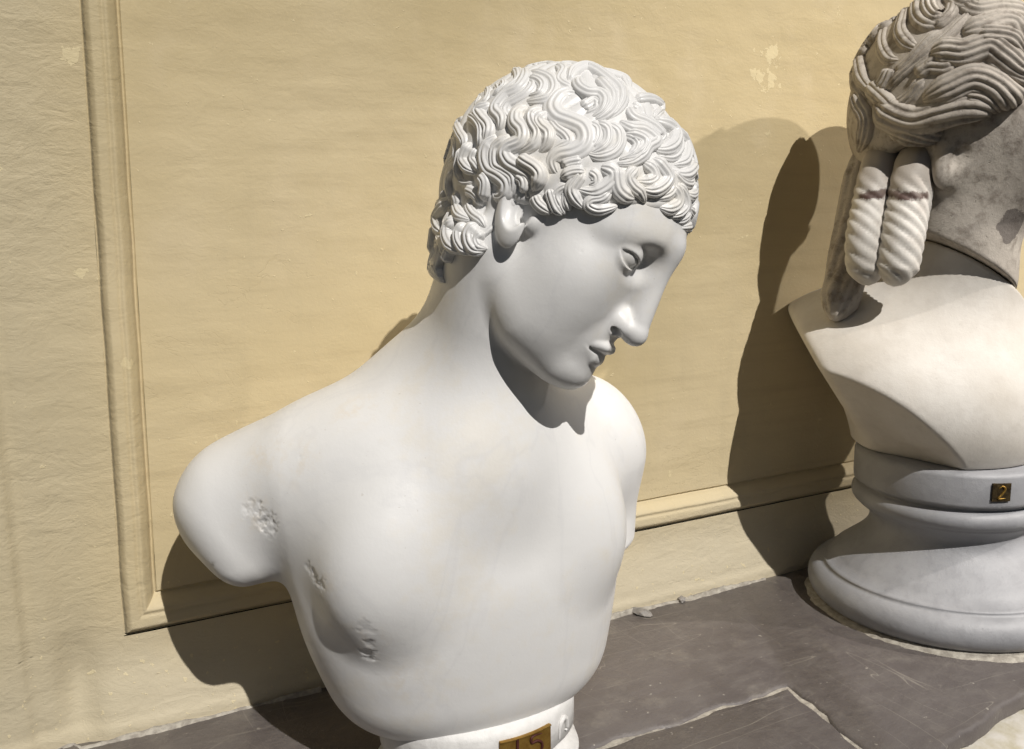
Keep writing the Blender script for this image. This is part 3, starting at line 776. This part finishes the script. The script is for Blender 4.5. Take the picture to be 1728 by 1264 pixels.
def skull2(P):
    q = to3(P)
    d = ell(q, (0, -.006, -.005), (.092, .096, .098))
    d = smin(d, ell(q, (0, .072, -.050), (.068, .070, .092)), .03)
    d = smin(d, cap(q, (0, .005, -.06), (0, .005, -.21), .068, .070), .04)
    return d
EAR2 = cast(skull2, [(1600, 276)], .6)[0]
def head2_sdf(P):
    d = skull2(P)
    d = smin(d, ell(P, EAR2, (.017, .010, .028), rotm(0, .5, 0)), .022); d = smax(d, -ell(P, EAR2 + np.array((-.002, -.017, .004), np.float32), (.007, .010, .013), rotm(0, .5, 0)), .008)
    return smax(d, .0012 - (P - seam_p) @ SEAM_N, .002)
def chest_only(P):
    return smax(chest_sdf(P), (P - seam_p) @ SEAM_N + .0004, .002)
def hair2_sdf(P):
    q = to3(P)
    d = ell(q, (0, -.008, -.005), (.110, .112, .116))
    d = smin(d, ell(q, (0, -.066, -.035), (.075, .050, .065)), .03)
    return smax(d, (np.interp(q[:, 1], [-.13, -.02, .06, .13], [-.10, -.046, -.010, .02]).astype(np.float32) - q[:, 2])*.8, .014)
V, Q, N = isomesh(chest_only, (.70, -.38, .19), (1.36, .06, .60), .0030); chest = mesh_obj('chest', V, Q, M_CH, bust2, N)
V, Q, N = isomesh(head2_sdf, (.80, -.38, .38), (1.20, .02, .78), .0030); head2 = mesh_obj('head', V, Q, M_OLD, bust2, N)
V, Q, N = isomesh(hair2_sdf, (.80, -.36, .48), (1.18, .02, .80), .0030); hair2 = mesh_obj('hair', V, Q, M_OLD, bust2, N)
LOCKS2 = '''
H 170|620,440 760,420 900,430 1100,370 1230,450 1400,570 1560,560
H 175|560,830 800,720 980,650 1130,700 1250,790 1390,860 1560,840
H 180|880,270 1050,230 1200,180 1320,200 1400,330 1560,380
H 200|180,850 300,950 500,1010 700,960 900,910 1100,900 1300,960
H 150|280,1080 600,1110 900,1060 1200,980 1400,900
H 95|440,0 400,150 380,260 450,360 560,400
H 105|540,-40 530,120 600,200 720,210
H 130|660,-80 620,60 680,150 760,120
H 95|300,20 260,180 220,350 280,480 400,490
H 110|190,40 100,250 60,450 80,650 170,780
H 95|70,280 20,500 30,700 110,840
H 75|240,760 450,560 700,360 900,170 1010,40
H 110|500,620 620,540 760,540 860,480
H 120|20,760 60,880 110,980 90,1120 30,1260
H 120|300,560 260,660 190,760
H 150|900,-20 1000,80 1180,60 1350,80 1500,160
H 130|800,-60 900,40 1010,20
H 110|120,700 250,820 330,900
H 160|1000,300 1150,300 1280,330 1420,450
H 120|900,780 1050,800 1250,900 1450,980
H 90|330,620 480,480 620,320 740,230
H 85|420,580 560,450 700,330 800,250
H 100|560,600 640,500 760,440 860,330
H 80|820,20 800,110 720,190 640,240
H 90|330,880 440,800 520,700 600,620
H 80|1100,480 1240,560 1400,640 1540,640
H 70|180,1000 300,1060 480,1080 640,1060
'''
rnd = random.Random(9); MM2 = .00078
for _, px, wd in read_locks(LOCKS2, {'H': (1440, 0)}, 4.861):
    C = cast(hair2_sdf, spline(px, max(16, len(px)*7)), .6)
    V, Q = lock_mesh(hair2_sdf, C, wd*MM2*1.25, rnd.uniform(.011, .015)*min(1.1, wd/28), 3 if wd < 24 else 5, rnd.uniform(0, .004), nu=31, sharp=.20, scale=2)
    mesh_obj('lock', V, Q, M_OLD, hair2)
def tress(name, pts, r, mat, turns, lean=1.5, locks=0):
    C = spline(pts, 90); T = np.gradient(C, axis=0); T /= np.linalg.norm(T, axis=1, keepdims=True); ns = 40; V = []
    for i in range(90):
        s = i/89; a = np.cross(T[i], (0, 1, 0)); a /= np.linalg.norm(a); b_ = np.cross(T[i], a)
        rr_ = r*min(1, .55 + 1.6*s)*min(1, ((1 - s)*9)**.5 + .004); tw = np.clip((s - .30)/.12, 0, 1)
        for k in range(ns):
            f = 2*math.pi*k/ns; ph = 2*f*lean + turns*6.283*s
            hgt = 1 + (.02 + .13*tw)*(abs(math.sin(ph))**.5 - .7) + .03*math.sin(5*f + 9*s)*(1 - tw)
            if locks: hgt = 1 + .16*(abs(math.sin(locks*f/2 + 2.2*math.sin(5*s)))**.6 - .7) + .05*math.sin(9*s + 2*f)
            V.append(C[i] + rr_*hgt*(a*math.cos(f) + b_*.85*math.sin(f)))
    F = [(i*ns + k, i*ns + (k + 1) % ns, (i + 1)*ns + (k + 1) % ns, (i + 1)*ns + k) for i in range(89) for k in range(ns)]
    return mesh_obj(name, V, F, mat, bust2)
def at_px(px, y):
    d = px_rays([px])[0]; return CAMP + d*((y - CAMP[1])/d[1])
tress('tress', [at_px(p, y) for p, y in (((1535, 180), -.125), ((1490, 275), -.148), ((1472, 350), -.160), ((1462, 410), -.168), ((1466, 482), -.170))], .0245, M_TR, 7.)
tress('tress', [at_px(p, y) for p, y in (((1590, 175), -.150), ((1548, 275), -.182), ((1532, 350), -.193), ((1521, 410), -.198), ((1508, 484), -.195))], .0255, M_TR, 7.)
tress('tail_of_hair', [at_px(p, y) for p, y in (((1490, 215), -.105), ((1458, 290), -.105), ((1440, 380), -.11), ((1426, 470), -.12), ((1406, 540), -.135))], .024, M_OLD, 1.5, locks=9)
M_BR2 = plain('tarnished_brass', (.035, .024, .012), (.10, .07, .03), .45, .4, 160, .6, .5)
def on_socle(a, z, o): return (AX[0] + (.115 + o)*math.cos(a), AX[1] + (.115 + o)*math.sin(a), z)
_d = px_rays([(1674, 824)])[0]; _o = CAMP[:2] - AX; _A = _d[:2] @ _d[:2]; _B = _o @ _d[:2]; _C = _o @ _o - .115**2
_t = (-_B - math.sqrt(_B*_B - _A*_C))/_A; _p = CAMP + _d*_t; a0 = math.atan2(_p[1] - AX[1], _p[0] - AX[0]); V = []; F = []
for i in range(7):
    a = a0 + .18*i/6
    V += [on_socle(a, .171, -.001), on_socle(a, .171, .0025), on_socle(a, .192, .0025), on_socle(a, .192, -.001)]
for i in range(6):
    for k in range(4): F.append((i*4 + k, i*4 + (k + 1) % 4, i*4 + 4 + (k + 1) % 4, i*4 + 4 + k))
F += [(0, 3, 2, 1), (24, 25, 26, 27)]
pl = mesh_obj('number_plate', V, F, M_BR2, bust2, smooth=False)
V, F = tube([on_socle(a0 + .09 + u*.85, .1815 + z*.85, .003) for u, z in ((-.04, .006), (.0, .009), (.035, .005), (.0, -.002), (-.04, -.008), (.04, -.008))], .0012); mesh_obj('numeral', V, F, M_BRASS, pl)
